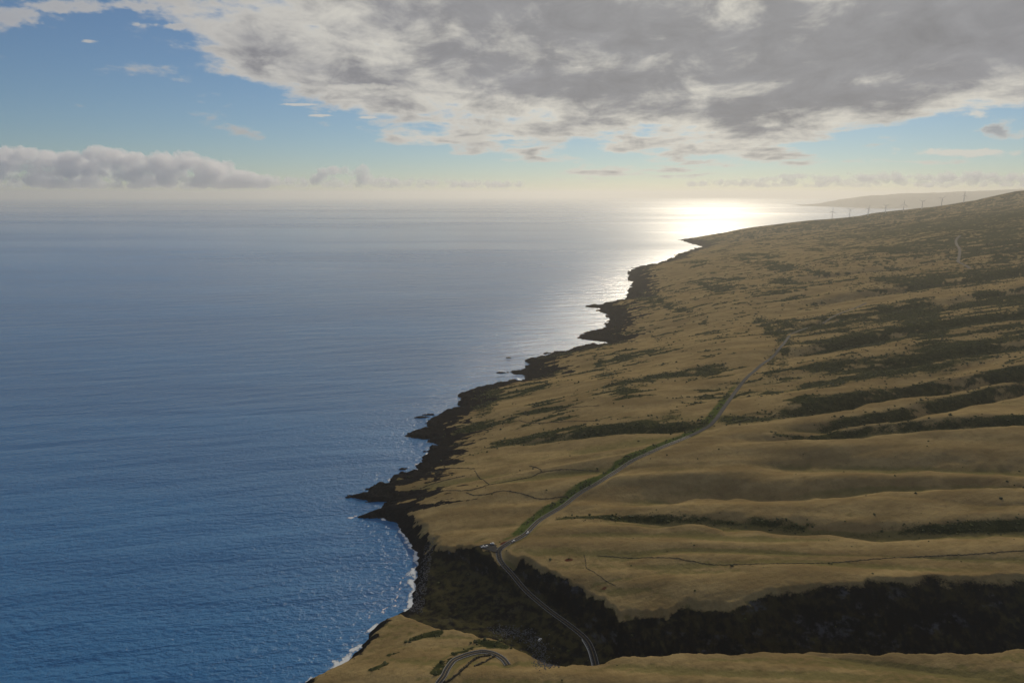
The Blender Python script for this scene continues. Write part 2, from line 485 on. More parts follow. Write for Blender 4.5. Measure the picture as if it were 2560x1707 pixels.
class Way:
    """a road or path with a smoothed height profile that the ground is graded to"""
    def __init__(self, pts, width, step=3.0, smooth=7, grade=9.0):
        self.P = spline(pts, step)
        self.width = width
        self.grade = grade
        self.z = smooth1(land(self.P[:, 0], self.P[:, 1])[0], smooth)
        self.bb = (*(self.P.min(0) - 40), *(self.P.max(0) + 40))

    def near(self, X, Y):
        """distance to the line and road height at the nearest point (only inside the bounding box)"""
        x0, y0, x1, y1 = self.bb
        k = np.nonzero((X > x0) & (X < x1) & (Y > y0) & (Y < y1))
        x, y = X[k], Y[k]
        best = np.full(x.shape, 1e9)
        zz = np.zeros(x.shape)
        for i in range(len(self.P) - 1):
            ax, ay = self.P[i]
            ex, ey = self.P[i + 1] - self.P[i]
            c = np.nonzero((np.abs(x - ax) < 45) & (np.abs(y - ay) < 45))[0]
            if not len(c):
                continue
            t = np.clip(((x[c] - ax) * ex + (y[c] - ay) * ey) / (ex * ex + ey * ey), 0, 1)
            d = np.hypot(x[c] - ax - t * ex, y[c] - ay - t * ey)
            b = d < best[c]
            cc = c[b]
            best[cc] = d[b]
            zz[cc] = (self.z[i] + t * (self.z[i + 1] - self.z[i]))[b]
        return k, best, zz

    def height(self, s):
        return self.z


main_road = Way(ROAD[2:], 6.6)
far_road = Way(ROAD[:3], 5.5, 5.0)
hairpin = Way(HAIRPIN, 6.0, 2.0, 6)
dirt = Way(DIRT, 11.0, 12.0, 5, 14.0)
WAYS = [main_road, far_road, hairpin, dirt]
LOT_C = np.mean(np.array(LOT), axis=0)
LOT_Z = float(np.interp(0.5, [0, 1], [main_road.z[np.argmin(np.hypot(*(main_road.P - np.array(LOT[6])).T))]] * 2))


def ground(X, Y):
    """final ground height with the roads and the car park graded in"""
    z, s, t, inn = land(X, Y)
    z = z + (fbm(X / 7.0, Y / 5.0, 3, 71, 0.6) * 0.28) * sm(s, 2, 10)
    r = np.hypot(X - LOT_C[0], Y - LOT_C[1])
    f = sm(r, 15, 26)
    z = np.where(r < 26, np.where(poly_inside(X, Y, [tuple(LOT_C + (np.array(p) - LOT_C) * 1.12) for p in LOT]), LOT_Z - 0.35, (LOT_Z - 0.35) * (1 - f) * 0.9 + z * (f + (1 - f) * 0.1)), z)
    wd = np.full(X.shape, 1e9)
    for wy in WAYS:
        k, d, zz = wy.near(X, Y)
        f = sm(d, wy.width * 0.5 + 1.2, wy.width * 0.5 + wy.grade)
        z[k] = np.where(d < 1e8, (zz - 0.35) * (1 - f) + z[k] * f, z[k])
        wd[k] = np.minimum(wd[k], d)
    return z, s, t, inn, wd


def zat(x, y):
    X, Y = np.atleast_1d(np.asarray(x, float)), np.atleast_1d(np.asarray(y, float))
    return ground(X, Y)[0]


# ------------------------------------------------------------------ objects helpers
def link(name, me, mat=None, parent=None, kind=None, label=None, cat=None, group=None):
    o = bpy.data.objects.new(name, me)
    COL.objects.link(o)
    if mat is not None:
        me.materials.append(mat)
    if parent is not None:
        o.parent = parent
    tag(o, label, cat, group, kind)
    return o


def tag(o, label=None, cat=None, group=None, kind=None):
    for k, val in (('label', label), ('category', cat), ('group', group), ('kind', kind)):
        if val:
            o[k] = val
    return o


def empty(name, loc, rz=0.0, **tags):
    o = bpy.data.objects.new(name, None)
    COL.objects.link(o)
    o.location = loc
    o.rotation_euler = (0, 0, rz)
    tag(o, **tags)
    return o


def mesh_np(name, V, faces, smooth=True, attrs=None):
    """mesh from numpy arrays; faces is an (n, 3) or (n, 4) array"""
    me = bpy.data.meshes.new(name)
    n, k = faces.shape
    me.vertices.add(len(V))
    me.vertices.foreach_set('co', np.ascontiguousarray(V, np.float32).ravel())
    me.loops.add(n * k)
    me.loops.foreach_set('vertex_index', np.ascontiguousarray(faces, np.int32).ravel())
    me.polygons.add(n)
    me.polygons.foreach_set('loop_start', np.arange(n, dtype=np.int32) * k)
    me.polygons.foreach_set('use_smooth', np.full(n, smooth, bool))
    me.update(calc_edges=True)
    for key, val in (attrs or {}).items():
        a = me.attributes.new(key, 'FLOAT', 'POINT')
        a.data.foreach_set('value', np.ascontiguousarray(val, np.float32).ravel())
    return me


def keep_faces(V, faces, mask_v, attrs):
    """drop the faces none of whose corners is kept, then the loose vertices"""
    f = faces[mask_v[faces].any(1)]
    used = np.zeros(len(V), bool)
    used[f.ravel()] = True
    idx = np.cumsum(used) - 1
    return V[used], idx[f], {k: a[used] for k, a in attrs.items()}


def fan(r, az):
    A, RR = np.meshgrid(az, r)
    X, Y = RR * np.sin(A), RR * np.cos(A)
    nr, na = X.shape
    i = np.arange((nr - 1) * (na - 1))
    b = (i // (na - 1)) * na + i % (na - 1)
    F = np.stack([b, b + 1, b + na + 1, b + na], 1)
    return X, Y, F


def principled(name, rough=0.7, color=None, metal=0.0, spec=0.5):
    m = bpy.data.materials.new(name)
    m.use_nodes = True
    n = NT(m.node_tree)
    b = n.node('ShaderNodeBsdfPrincipled')
    o = n.node('ShaderNodeOutputMaterial')
    m.node_tree.links.new(b.outputs[0], o.inputs[0])
    b.inputs['Roughness'].default_value = rough
    b.inputs['Metallic'].default_value = metal
    b.inputs['Specular IOR Level'].default_value = spec
    if color is not None:
        p = n.noise(n.pos(), 0.8, 3)
        n.put(b.inputs['Base Color'], n.mix(n.lin(p, 0.3, 0.7, 0.0, 1.0), tuple(c * 0.88 for c in color), tuple(min(1, c * 1.1) for c in color)))
    return m, n, b


# ------------------------------------------------------------------ terrain mesh
def radii(r0, r1, k, lo, hi):
    r = [r0]
    while r[-1] < r1:
        r.append(r[-1] + min(hi, max(lo, r[-1] ** 2 / (430 * 683.0) * k)))
    return np.array(r)


TR = radii(400.0, 11500.0, 0.8, 1.1, 26.0)
TA = np.radians(np.arange(-27.0, 42.0, 0.08))
GX, GY, GF = fan(TR, TA)
GZ, GS, GT, GI, GW = ground(GX, GY)
dr = np.gradient(GZ, axis=0) / np.gradient(TR)[:, None]
da = np.gradient(GZ, axis=1) / (TR[:, None] * np.radians(0.08))
slope = np.hypot(dr, da)
far_f = np.clip(GY / 1200.0, 0.8, 4.0)
far_r = np.clip(GY / 1500.0, 0.9, 1.6)
P_, Q_ = fold_coords(GX, GY)
nz1 = fbm(P_ / 140, Q_ / 34, 5, 81, 0.6)
nz2 = fbm(GX / 26, GY / 13, 4, 83, 0.6)
nz3 = fbm(P_ / 500, Q_ / 130, 4, 85)
rock = 1 - sm(GS + nz1 * 42 * far_r + nz2 * 30, 50 * far_r, 98 * far_r)
rock = np.where(GY < 880, (1 - sm(GS + nz2 * 10, 8, 20)), rock)
rock = np.maximum(rock, sm(slope + nz2 * 0.2, 0.9, 1.2) * (GI < -50) * (1 - sm(GS, 100, 180)))
shade_soft = np.interp(GX, [230, 420], [0.0, 1.0])  # inland, the painted shade at the gulch rim fades more softly
gulch = sm(GI + nz2 * 2.5 + nz1 * 3, -1 - 3 * shade_soft, 6 + 9 * shade_soft)  # gulch ground mask, its edge shaped like the shadow there
scrub = np.zeros(GX.shape)
for pts, wid, st in SCRUB_SHADE:
    d, a = line_distance(GX, GY, pts)
    e = sm(a, 0, 0.08) * (1 - sm(a, 0.92, 1)) if False else 1.0
    scrub = np.maximum(scrub, st * e * np.exp(-(d / (wid * 1.3)) ** 2))
nz4 = fbm(P_ / 190 + nz1 * 0.3, Q_ / (16 * far_f), 4, 87, 0.55)
scrub = scrub + 0.55 * sm(GY, 1500, 4500) * sm(GT, 300, 1600) * np.clip(0.75 + 0.9 * nz1 + 0.5 * nz2, 0, 1.3)  # far inland slopes darkened for cloud shade, coloured as scrub
scrub = scrub + 0.85 * sm(nz4, 0.22, 0.7) * sm(GY, 1050, 1500) + 0.95 * sm(nz3 * 0.7 + nz1, 0.25, 0.9) * sm(GY, 980, 1300)
scrub = np.clip(scrub * (1.15 + 1.0 * nz1) + 0.5 * scrub * nz2, 0, 1) * (1 - gulch) * np.where(GY < 620, np.clip(0.75 + 1.5 * nz2, 0, 1), sm(GS, 20, 60))
# greener verge along the seaward side of the road
d_l, _ = line_distance(GX, GY, side(main_road.P, 9.0)[::4])
verge = np.exp(-(d_l / 8.0) ** 2) * sm(GY, 735, 790) * (1 - sm(GY, 1000, 1400)) * (1.1 + 0.6 * nz2)
# curvature: the hollows hold greener grass
curv = (np.roll(GZ, -6, 0) + np.roll(GZ, 6, 0) - 2 * GZ) / (np.gradient(TR)[:, None] * 6) ** 2
green = np.clip(0.30 + 0.45 * nz3 + 0.3 * nz1 + np.clip(curv * 20, -0.4, 0.7) + 0.35 * (1 - sm(GY, 480, 600)), 0, 1)
red = sm(fbm(GX / 60, GY / 30, 4, 91), 0.45, 0.8) * (1 - sm(GS, 60, 160)) * 0.5
for rx, ry, rr in ((89, 634, 6), (62, 690, 3.5), (-128, 603, 5), (-10, 745, 4)):
    red = np.maximum(red, np.exp(-(((GX - rx) / (rr * 1.6)) ** 2 + ((GY - ry) / rr) ** 2)) * (0.8 + nz2))
attrs = dict(rock=rock.ravel(), scrub=np.clip(scrub, 0, 1).ravel(), green=green.ravel(), gulch=gulch.ravel(), gfloor=(gulch * (1 - sm(slope, 0.45, 0.95))).ravel(),
             verge=np.clip(verge, 0, 1).ravel(), red=np.clip(red, 0, 1).ravel())
TV = np.stack([GX.ravel(), GY.ravel(), GZ.ravel()], 1)
# only ground that is above the water or just under it is kept
V1, F1, A1 = keep_faces(TV, GF, TV[:, 2] > -2.5, attrs)

mat_ground, g, gb = principled("dry_grass_ground", 0.9, spec=0.15)
pos = g.pos()
n_a = g.noise(g.vmul(pos, (0.012, 0.03, 0.03)), 1.0, 6, 0.6)
n_b = g.noise(pos, 0.11, 6, 0.65)
n_c = g.noise(pos, 0.55, 4, 0.7)
tan = g.mix(g.step(n_a, 0.36, 0.64), (0.188, 0.137, 0.062), (0.275, 0.207, 0.096))
tan = g.mix(g.mul(g.step(n_b, 0.42, 0.72), 0.45), tan, (0.175, 0.115, 0.055))
tan = g.mix(g.mul(g.step(g.add(g.attr('green'), g.mul(g.sub(n_b, 0.5), 0.8)), 0.35, 0.95), 0.62), tan, (0.105, 0.104, 0.036))
tan = g.mix(g.mul(g.step(g.add(g.attr('verge'), g.mul(g.sub(n_c, 0.5), 0.5)), 0.15, 0.55), 0.9), tan, (0.040, 0.068, 0.014))
tan = g.mix(g.step(g.add(g.attr('red'), g.mul(g.sub(n_c, 0.5), 0.8)), 0.45, 0.8), tan, (0.085, 0.030, 0.018))
tuft = g.mul(g.step(n_c, 0.56, 0.72), g.step(n_b, 0.45, 0.62))
tan = g.mix(g.mul(tuft, 0.75), tan, (0.060, 0.052, 0.022))
tan = g.mix(g.mul(g.step(g.noise(pos, 0.035, 5, 0.65), 0.52, 0.72), 0.5), tan, (0.120, 0.088, 0.040))
tan = g.mix(g.step(g.add(g.attr('scrub'), g.mul(g.sub(n_c, 0.5), 0.9)), 0.25, 0.75), tan, g.mix(g.step(n_b, 0.4, 0.65), (0.020, 0.026, 0.010), (0.052, 0.054, 0.020)))  # scrub colour, also carrying the shade painted on far slopes
gul = g.mix(g.step(g.add(n_b, g.mul(g.sub(n_a, 0.5), 0.7)), 0.44, 0.66), (0.010, 0.010, 0.010), (0.034, 0.029, 0.014))  # basalt walls, colour taken darker to hold the gulch's shade
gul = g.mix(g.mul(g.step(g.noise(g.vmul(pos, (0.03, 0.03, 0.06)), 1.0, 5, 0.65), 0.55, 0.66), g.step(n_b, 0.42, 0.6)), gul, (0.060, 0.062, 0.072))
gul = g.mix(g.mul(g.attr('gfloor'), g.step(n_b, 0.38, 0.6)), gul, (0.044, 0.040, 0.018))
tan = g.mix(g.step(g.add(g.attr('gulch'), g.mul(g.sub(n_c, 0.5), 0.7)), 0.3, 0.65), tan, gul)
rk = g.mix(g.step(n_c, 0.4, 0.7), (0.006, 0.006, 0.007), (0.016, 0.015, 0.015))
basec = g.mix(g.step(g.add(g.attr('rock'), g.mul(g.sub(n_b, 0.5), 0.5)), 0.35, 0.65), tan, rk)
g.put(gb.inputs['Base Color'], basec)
g.put(gb.inputs['Specular IOR Level'], 0.0)
bmp = g.node('ShaderNodeBump')
bmp.inputs['Strength'].default_value = 0.75
bmp.inputs['Distance'].default_value = 1.0
g.put(bmp.inputs['Height'], g.add(g.mul(n_c, 0.9), g.mul(n_b, 1.2)))
g.put(gb.inputs['Normal'], bmp.outputs[0])
link("terrain", mesh_np("terrain", V1, F1, True, A1), mat_ground, kind='structure')

# ------------------------------------------------------------------ sea
mat_sea, s_, sb = principled("sea_water", 0.34, spec=0.5)
sp = s_.pos()
sx, sy, sz = s_.sep(sp)
dist = s_.m('SQRT', s_.add(s_.mul(sx, sx), s_.mul(sy, sy)))
sw1 = s_.noise(s_.vmul(sp, (0.10, 0.16, 0.1)), 1.0, 4, 0.6)
srx, sry = s_.sub(s_.mul(sx, 0.97), s_.mul(sy, -0.24)), s_.add(s_.mul(sx, -0.24), s_.mul(sy, 0.97))
sw2 = s_.noise(s_.xyz(s_.mul(srx, 0.0045), s_.mul(sry, 0.021), 0.0), 1.0, 4, 0.55)
sw3 = s_.noise(s_.vmul(sp, (0.0012, 0.0030, 0.002)), 1.0, 4, 0.55)
slick = s_.noise(s_.vmul(sp, (0.00009, 0.00035, 0.0002)), 1.0, 5, 0.6)
hgt_s = s_.add(s_.mul(sw1, 4.2), s_.add(s_.mul(sw2, 15.0), s_.mul(sw3, 14.0)))
sbm = s_.node('ShaderNodeBump')
s_.put(sbm.inputs['Strength'], s_.lin(dist, 600.0, 6000.0, 1.0, 0.08))
sbm.inputs['Distance'].default_value = 1.0
s_.put(sbm.inputs['Height'], hgt_s)
s_.put(sb.inputs['Normal'], sbm.outputs[0])
s_.put(sb.inputs['Base Color'], s_.mix(s_.step(sw3, 0.35, 0.7), (0.001, 0.112, 0.300), (0.002, 0.135, 0.345)))
s_.put(sb.inputs['Roughness'], s_.add(0.20, s_.mul(s_.step(slick, 0.4, 0.65), 0.10)))
sb.inputs['IOR'].default_value = 1.38
sb.inputs['Coat Weight'].default_value = 0.25
sb.inputs['Coat Roughness'].default_value = 0.55
sb.inputs['Coat IOR'].default_value = 1.33
SR = np.concatenate([[1.0], np.geomspace(60, 90000, 90)])
SX, SY, SF = fan(SR, np.radians(np.arange(-180, 180.01, 3.0)))
SV = np.stack([SX.ravel(), SY.ravel(), np.zeros(SX.size)], 1)
link("sea", mesh_np("sea", SV, SF, False), mat_sea, kind='structure')

# surf: white water along the rocks
FR = np.arange(500.0, 1500.0, 1.6)
FX, FY, FF = fan(FR, np.radians(np.arange(-24.0, 1.0, 0.11)))
_, FS, _, _ = land(FX, FY, False)
wv = fbm(FX / 38, FY / 38, 3, 101)
band = 5 + 7 * np.clip(wv + 0.3, 0, 1.4)
fo = sm(FS, -band * 1.8, -1) * np.clip(0.25 + 1.3 * fbm(FX / 20, FY / 20, 3, 103) + 0.5 * wv, 0, 1)
brk = np.exp(-((FS + 19 + 5 * fbm(FX / 30, FY / 12, 3, 105)) / 2.2) ** 2) * sm(FY, 655, 668) * (1 - sm(FY, 735, 760)) * 0.8
brk = brk * np.clip(0.55 + 1.6 * fbm(FX / 7, FY / 7, 3, 113), 0, 1)
fo = np.maximum(fo, brk)
beach = np.exp(-((FS + 2.5 + 3 * wv) / 4.5) ** 2) * sm(FY, 650, 670) * (1 - sm(FY, 850, 890))
fo = np.maximum(fo, beach * (0.7 + 0.5 * fbm(FX / 9, FY / 9, 3, 107)))
for tx, ty, rr in ((-247, 969, 9), (-227, 901, 8), (-168, 1262, 14), (-200, 548, 8), (-170, 590, 9), (-160, 612, 8), (-205, 520, 10)):
    fo = np.maximum(fo, np.exp(-(((FX - tx) / rr) ** 2 + ((FY - ty) / rr) ** 2)) * (0.7 + fbm(FX / 6, FY / 6, 3, 109)))
fo = np.where(FS < 2, fo, 0) * np.where(FY > 900, 0.62, 1.0)
SVv = np.stack([FX.ravel(), FY.ravel(), np.full(FX.size, 0.06)], 1)
V2, F2, A2 = keep_faces(SVv, FF, fo.ravel() > 0.08, dict(foam=np.clip(fo, 0, 1).ravel()))
mat_surf = bpy.data.materials.new("white_water")
mat_surf.use_nodes = True
sfn = NT(mat_surf.node_tree)
ff = sfn.attr('foam')
fn = sfn.noise(sfn.pos(), 0.45, 5, 0.7)
tr = sfn.node('ShaderNodeBsdfTransparent')
df = sfn.node('ShaderNodeBsdfDiffuse')
df.inputs[0].default_value = (0.72, 0.76, 0.78, 1)
ms = sfn.node('ShaderNodeMixShader')
sfn.put(ms.inputs[0], sfn.mul(sfn.step(sfn.add(ff, sfn.mul(sfn.sub(fn, 0.5), 1.1)), 0.3, 0.8), 0.85))
sfn.t.links.new(tr.outputs[0], ms.inputs[1])
sfn.t.links.new(df.outputs[0], ms.inputs[2])
mo = sfn.node('ShaderNodeOutputMaterial')
sfn.t.links.new(ms.outputs[0], mo.inputs[0])
link("surf", mesh_np("surf", V2, F2, False, A2), mat_surf, kind='stuff')

# ------------------------------------------------------------------ island across the channel
IX = np.linspace(11500, 30000, 150)
IYo = np.linspace(-3500, 3500, 24)
IXX, IYY = np.meshgrid(IX, IYo)
prof = np.interp(IX, [11500, 12511, 13300, 13600, 14996, 16919, 19033, 23000, 30000], [-60, 200, 372, 415, 485, 541, 640, 660, 600])
IZ = prof[None, :] * np.clip(1 - (IYY / 3400.0) ** 2, -0.3, 1) + fbm(IXX / 900, IYY / 600, 4, 111) * 30
n1 = len(IX)
i = np.arange((len(IYo) - 1) * (n1 - 1))
b0 = (i // (n1 - 1)) * n1 + i % (n1 - 1)
IF = np.stack([b0, b0 + 1, b0 + n1 + 1, b0 + n1], 1)
mat_isl, _, _ = principled("island_ground", 0.9, (0.10, 0.08, 0.055))
link("distant_island_hills", mesh_np("distant_island_hills", np.stack([IXX.ravel(), IYY.ravel() + 26000, IZ.ravel()], 1), IF), mat_isl, kind='structure')


# ------------------------------------------------------------------ roads
def ribbon(name, P, z, w, mat, up=0.0, off=0.0, **kw):
    """a strip of road surface with a little camber-free thickness"""
    a, b = side(P, off - w / 2), side(P, off + w / 2)
    n = len(P)
    V = np.vstack([np.column_stack([a, z + up]), np.column_stack([b, z + up]),
                   np.column_stack([a, z + up - 0.3]), np.column_stack([b, z + up - 0.3])])
    k = np.arange(n - 1)
    F = np.vstack([np.stack([k, k + n, k + n + 1, k + 1], 1),
                   np.stack([k, k + 1, k + 2 * n + 1, k + 2 * n], 1),
                   np.stack([k + n, k + 3 * n, k + 3 * n + 1, k + n + 1], 1)])
    return link(name, mesh_np(name, V, F, False), mat, **kw)


def stripe(name, P, z, w, mat, off, up, parent):
    a, b = side(P, off - w / 2), side(P, off + w / 2)
    n = len(P)
    V = np.vstack([np.column_stack([a, z + up]), np.column_stack([b, z + up])])
    k = np.arange(n - 1)
    return link(name, mesh_np(name, V, np.stack([k, k + n, k + n + 1, k + 1], 1), False), mat, parent)


mat_asphalt, an, ab = principled("worn_asphalt", 0.85, spec=0.08)
ap = an.noise(an.pos(), 0.3, 5, 0.65)
an.put(ab.inputs['Base Color'], an.mix(an.step(ap, 0.35, 0.7), (0.020, 0.021, 0.024), (0.034, 0.035, 0.037)))
mat_gravel, gn_, gb_ = principled("gravel_track", 0.95, spec=0.1)
gp_ = gn_.noise(gn_.pos(), 0.4, 5, 0.65)
gn_.put(gb_.inputs['Base Color'], gn_.mix(gn_.step(gp_, 0.35, 0.7), (0.075, 0.066, 0.054), (0.11, 0.098, 0.082)))
mat_white, _, _ = principled("white_road_paint", 0.6, (0.42, 0.42, 0.40))
mat_yellow, _, _ = principled("yellow_road_paint", 0.6, (0.30, 0.20, 0.05))
rd = ribbon("road", main_road.P, main_road.z, main_road.width, mat_asphalt, kind='structure')
nr_ = main_road.P[:, 1] < 1000
Pn, zn = main_road.P[nr_], main_road.z[nr_]
stripe("edge_line", Pn, zn, 0.22, mat_white, -2.9, 0.015, rd)
stripe("edge_line", Pn, zn, 0.22, mat_white, 2.9, 0.015, rd)
stripe("centre_line", Pn, zn, 0.24, mat_yellow, 0.0, 0.015, rd)
ribbon("dirt_road", far_road.P, far_road.z, far_road.width, mat_gravel, kind='structure')
hr = ribbon("road", hairpin.P, hairpin.z, hairpin.width, mat_asphalt, kind='structure')
stripe("edge_line", hairpin.P, hairpin.z, 0.22, mat_white, -2.6, 0.015, hr)
stripe("edge_line", hairpin.P, hairpin.z, 0.22, mat_white, 2.6, 0.015, hr)
stripe("centre_line", hairpin.P, hairpin.z, 0.24, mat_yellow, 0.0, 0.015, hr)
ribbon("dirt_road", dirt.P, dirt.z, dirt.width, mat_gravel, kind='structure')
lp = spline(LOT + [LOT[0]], 1.5)
nl = len(lp)
Vl = np.vstack([np.column_stack([lp, np.full(nl, LOT_Z - 0.02)]), np.column_stack([lp, np.full(nl, LOT_Z - 0.4)]), [[LOT_C[0], LOT_C[1], LOT_Z - 0.02]]])
k = np.arange(nl - 1)
Fl = np.vstack([np.stack([k, k + 1, np.full(nl - 1, 2 * nl)], 1), np.stack([k, k + nl, k + 1], 1), np.stack([k + 1, k + nl, k + nl + 1], 1)])
link("pavement", mesh_np("pavement", Vl, Fl, False), mat_asphalt, kind='structure')

import bmesh


def bm_mesh(name, bm, smooth=False):
    me = bpy.data.meshes.new(name)
    bmesh.ops.recalc_face_normals(bm, faces=bm.faces)
    bm.to_mesh(me)
    bm.free()
    if smooth:
        me.polygons.foreach_set('use_smooth', np.ones(len(me.polygons), bool))
    return me


def add_box(bm, c, s, bev=0.0):
    r = bmesh.ops.create_cube(bm, size=1.0)
    bmesh.ops.scale(bm, vec=s, verts=r['verts'])
    bmesh.ops.translate(bm, vec=c, verts=r['verts'])
    if bev:
        es = list({e for v_ in r['verts'] for e in v_.link_edges})
        bmesh.ops.bevel(bm, geom=es, offset=bev, segments=2, affect='EDGES')


def loft(bm, rings, cap=True):
    vs = [[bm.verts.new(p) for p in ring] for ring in rings]
    n = len(vs[0])
    for a, b in zip(vs, vs[1:]):
        for q in range(n):
            bm.faces.new((a[q], a[(q + 1) % n], b[(q + 1) % n], b[q]))
    if cap:
        bm.faces.new(vs[0][::-1])
        bm.faces.new(vs[-1])


def circle(r, z, n=14, cx=0.0, cy_=0.0):
    return [(cx + r * math.cos(2 * math.pi * q / n), cy_ + r * math.sin(2 * math.pi * q / n), z) for q in range(n)]


# ------------------------------------------------------------------ wind turbines on the far ridge
mat_turb, _, _ = principled("turbine_white", 0.45, (0.70, 0.70, 0.70))
HUB = 74.0
bm = bmesh.new()
loft(bm, [circle(2.9, -3.0), circle(2.8, 10), circle(2.4, 45), circle(1.9, HUB - 1.6)])
me_tower = bm_mesh("tower", bm, True)
bm = bmesh.new()
prof = [(-3.6, 1.7), (-3.0, 2.0), (0.0, 2.1), (5.0, 1.9), (7.0, 1.3)]
loft(bm, [[(w_ * math.cos(a), yy, HUB + w_ * 0.9 * math.sin(a)) for a in [2 * math.pi * (q + .5) / 8 for q in range(8)]] for yy, w_ in prof])
me_nac = bm_mesh("nacelle", bm, False)
bm = bmesh.new()
loft(bm, [[(w_ * math.cos(a), yy, w_ * math.sin(a)) for a in [2 * math.pi * q / 12 for q in range(12)]] for yy, w_ in [(-6.6, 0.25), (-6.1, 1.1), (-5.2, 1.6), (-3.7, 1.65)]])
me_hub = bm_mesh("hub", bm, True)
bm = bmesh.new()
rings = []
for zz_, ch, th, tw in [(0.9, 1.5, 1.5, 0.0), (3.0, 2.2, 1.6, 0.2), (8.0, 4.4, 1.3, 0.32), (16, 3.6, 0.9, 0.2), (28, 2.5, 0.6, 0.1), (39, 1.5, 0.4, 0.03), (42, 0.4, 0.1, 0.0)]:
    ring = []
    for q in range(8):
        a = 2 * math.pi * q / 8
        x_, y_ = ch * 0.5 * math.cos(a) + ch * 0.12, th * 0.5 * math.sin(a)
        ring.append((x_ * math.cos(tw) - y_ * math.sin(tw), -5.0 + x_ * math.sin(tw) + y_ * math.cos(tw), zz_))
    rings.append(ring)
loft(bm, rings)
me_blade = bm_mesh("blade", bm, True)
TURBINES = [(3254, 4, 0.10, "lowest wind turbine of the ridge row, nearest the shining sea"),
            (3431, 60, -0.1, "second wind turbine up from the shining sea, two blades raised in a Y"),
            (3616, 17, 0.55, "third wind turbine up from the shining sea, its rotor turned partly aside"),
            (3790, 62, 0.0, "fourth wind turbine up from the sea, just left of the mid row upright rotor"),
            (3971, 2, 0.0, "mid row wind turbine on the dark ridge with one blade straight up"),
            (4156, 58, 0.1, "wind turbine with raised Y blades just right of the mid row upright rotor"),
            (4349, 47, 0.25, "wind turbine next to last on the ridge, left of the highest one"),
            (4571, 3, 0.0, "highest wind turbine, rightmost of the row on the dark ridge")]
for idx, (tx, rot, yaw, lab) in enumerate(TURBINES):
    ty = 7055.0 + 25 * math.sin(idx * 2.3)
    tx = tx * ty / 7050.0
    root = empty("wind_turbine", (tx, ty, float(zat(tx, ty)[0])), -math.atan2(tx, ty) + yaw, label=lab, cat="wind turbine", group="wind turbines along the far ridge")
    for nm, me in (("tower", me_tower), ("nacelle", me_nac)):
        link(nm, me, None if me.materials else mat_turb, root)
    hub = link("hub", me_hub, None if me_hub.materials else mat_turb, root)
    hub.location = (0, 0, HUB)
    hub.rotation_euler = (0, R(rot), 0)
    for q in range(3):
        bl = link("blade", me_blade, None if me_blade.materials else mat_turb, root)
        bl.location = (0, 0, HUB)
        bl.rotation_euler = (0, R(rot + 120 * q), 0)

# ------------------------------------------------------------------ cars
mat_glass, _, _ = principled("car_glass", 0.08, (0.02, 0.022, 0.025))
mat_tyre, _, _ = principled("tyre_rubber", 0.85, (0.02, 0.02, 0.02))
mat_rim, _, _ = principled("wheel_rim", 0.35, (0.45, 0.45, 0.46), 0.8)
mat_lamp, _, _ = principled("lamp_lens", 0.1, (0.75, 0.75, 0.72))
mat_tail, _, _ = principled("tail_lens", 0.2, (0.35, 0.02, 0.02))
CAR_PAINT = {}


def paint(name, colr):
    m, n_, b_ = principled(name, 0.35, colr)
    b_.inputs['Coat Weight'].default_value = 0.6
    return m


def car_meshes():
    # body along +Y, origin on the ground under its middle
    bm = bmesh.new()
    rows = [(-2.25, .45, .80, .78), (-2.1, .32, 1.0, .86), (-1.2, .26, 1.08, .90), (0, .25, 1.05, .91), (1.2, .26, .98, .90), (2.0, .30, .86, .86), (2.25, .42, .70, .74)]
    loft(bm, [[(-hw * .93, y, zl), (-hw, y, zl + .22), (-hw * .97, y, zh - .1), (-hw * .8, y, zh), (hw * .8, y, zh), (hw * .97, y, zh - .1), (hw, y, zl + .22), (hw * .93, y, zl)] for y, zl, zh, hw in rows])
    body = bm_mesh("body", bm, True)
    bm = bmesh.new()
    loft(bm, [[(-hw, y, .98), (-hw * .86, y2, zt), (hw * .86, y2, zt), (hw, y, .98)] for y, y2, zt, hw in [(-2.0, -1.75, 1.42, .80), (-1.2, -1.1, 1.54, .82), (0.0, -.1, 1.55, .82), (1.15, .45, 1.46, .80)]])
    glass = bm_mesh("window", bm, False)
    bm = bmesh.new()
    loft(bm, [[(-hw, y, 1.43 + dz), (-hw * .9, y, 1.56 + dz), (hw * .9, y, 1.56 + dz), (hw, y, 1.43 + dz)] for y, dz, hw in [(-1.78, -.06, .70), (-1.1, .02, .73), (-.1, .03, .73), (.5, -.05, .70)]])
    roof = bm_mesh("roof", bm, False)
    bm = bmesh.new()
    loft(bm, [[(xx, r_ * math.cos(2 * math.pi * q / 14), r_ * math.sin(2 * math.pi * q / 14)) for q in range(14)] for xx, r_ in [(-.11, .28), (-.1, .33), (.1, .33), (.11, .28)]])
    tyre = bm_mesh("tyre", bm, True)
    bm = bmesh.new()
    loft(bm, [[(xx, r_ * math.cos(2 * math.pi * q / 10), r_ * math.sin(2 * math.pi * q / 10)) for q in range(10)] for xx, r_ in [(-.125, .15), (-.12, .2), (.12, .2), (.125, .15)]])
    rim = bm_mesh("rim", bm, False)
    bm = bmesh.new()
    add_box(bm, (0, 0, 0), (.34, .08, .14), .02)
    lamp = bm_mesh("headlight", bm)
    tail = lamp.copy()
    for me, m in ((glass, mat_glass), (tyre, mat_tyre), (rim, mat_rim), (lamp, mat_lamp), (tail, mat_tail)):
        me.materials.append(m)
    return body, glass, roof, tyre, rim, lamp, tail


CAR = car_meshes()


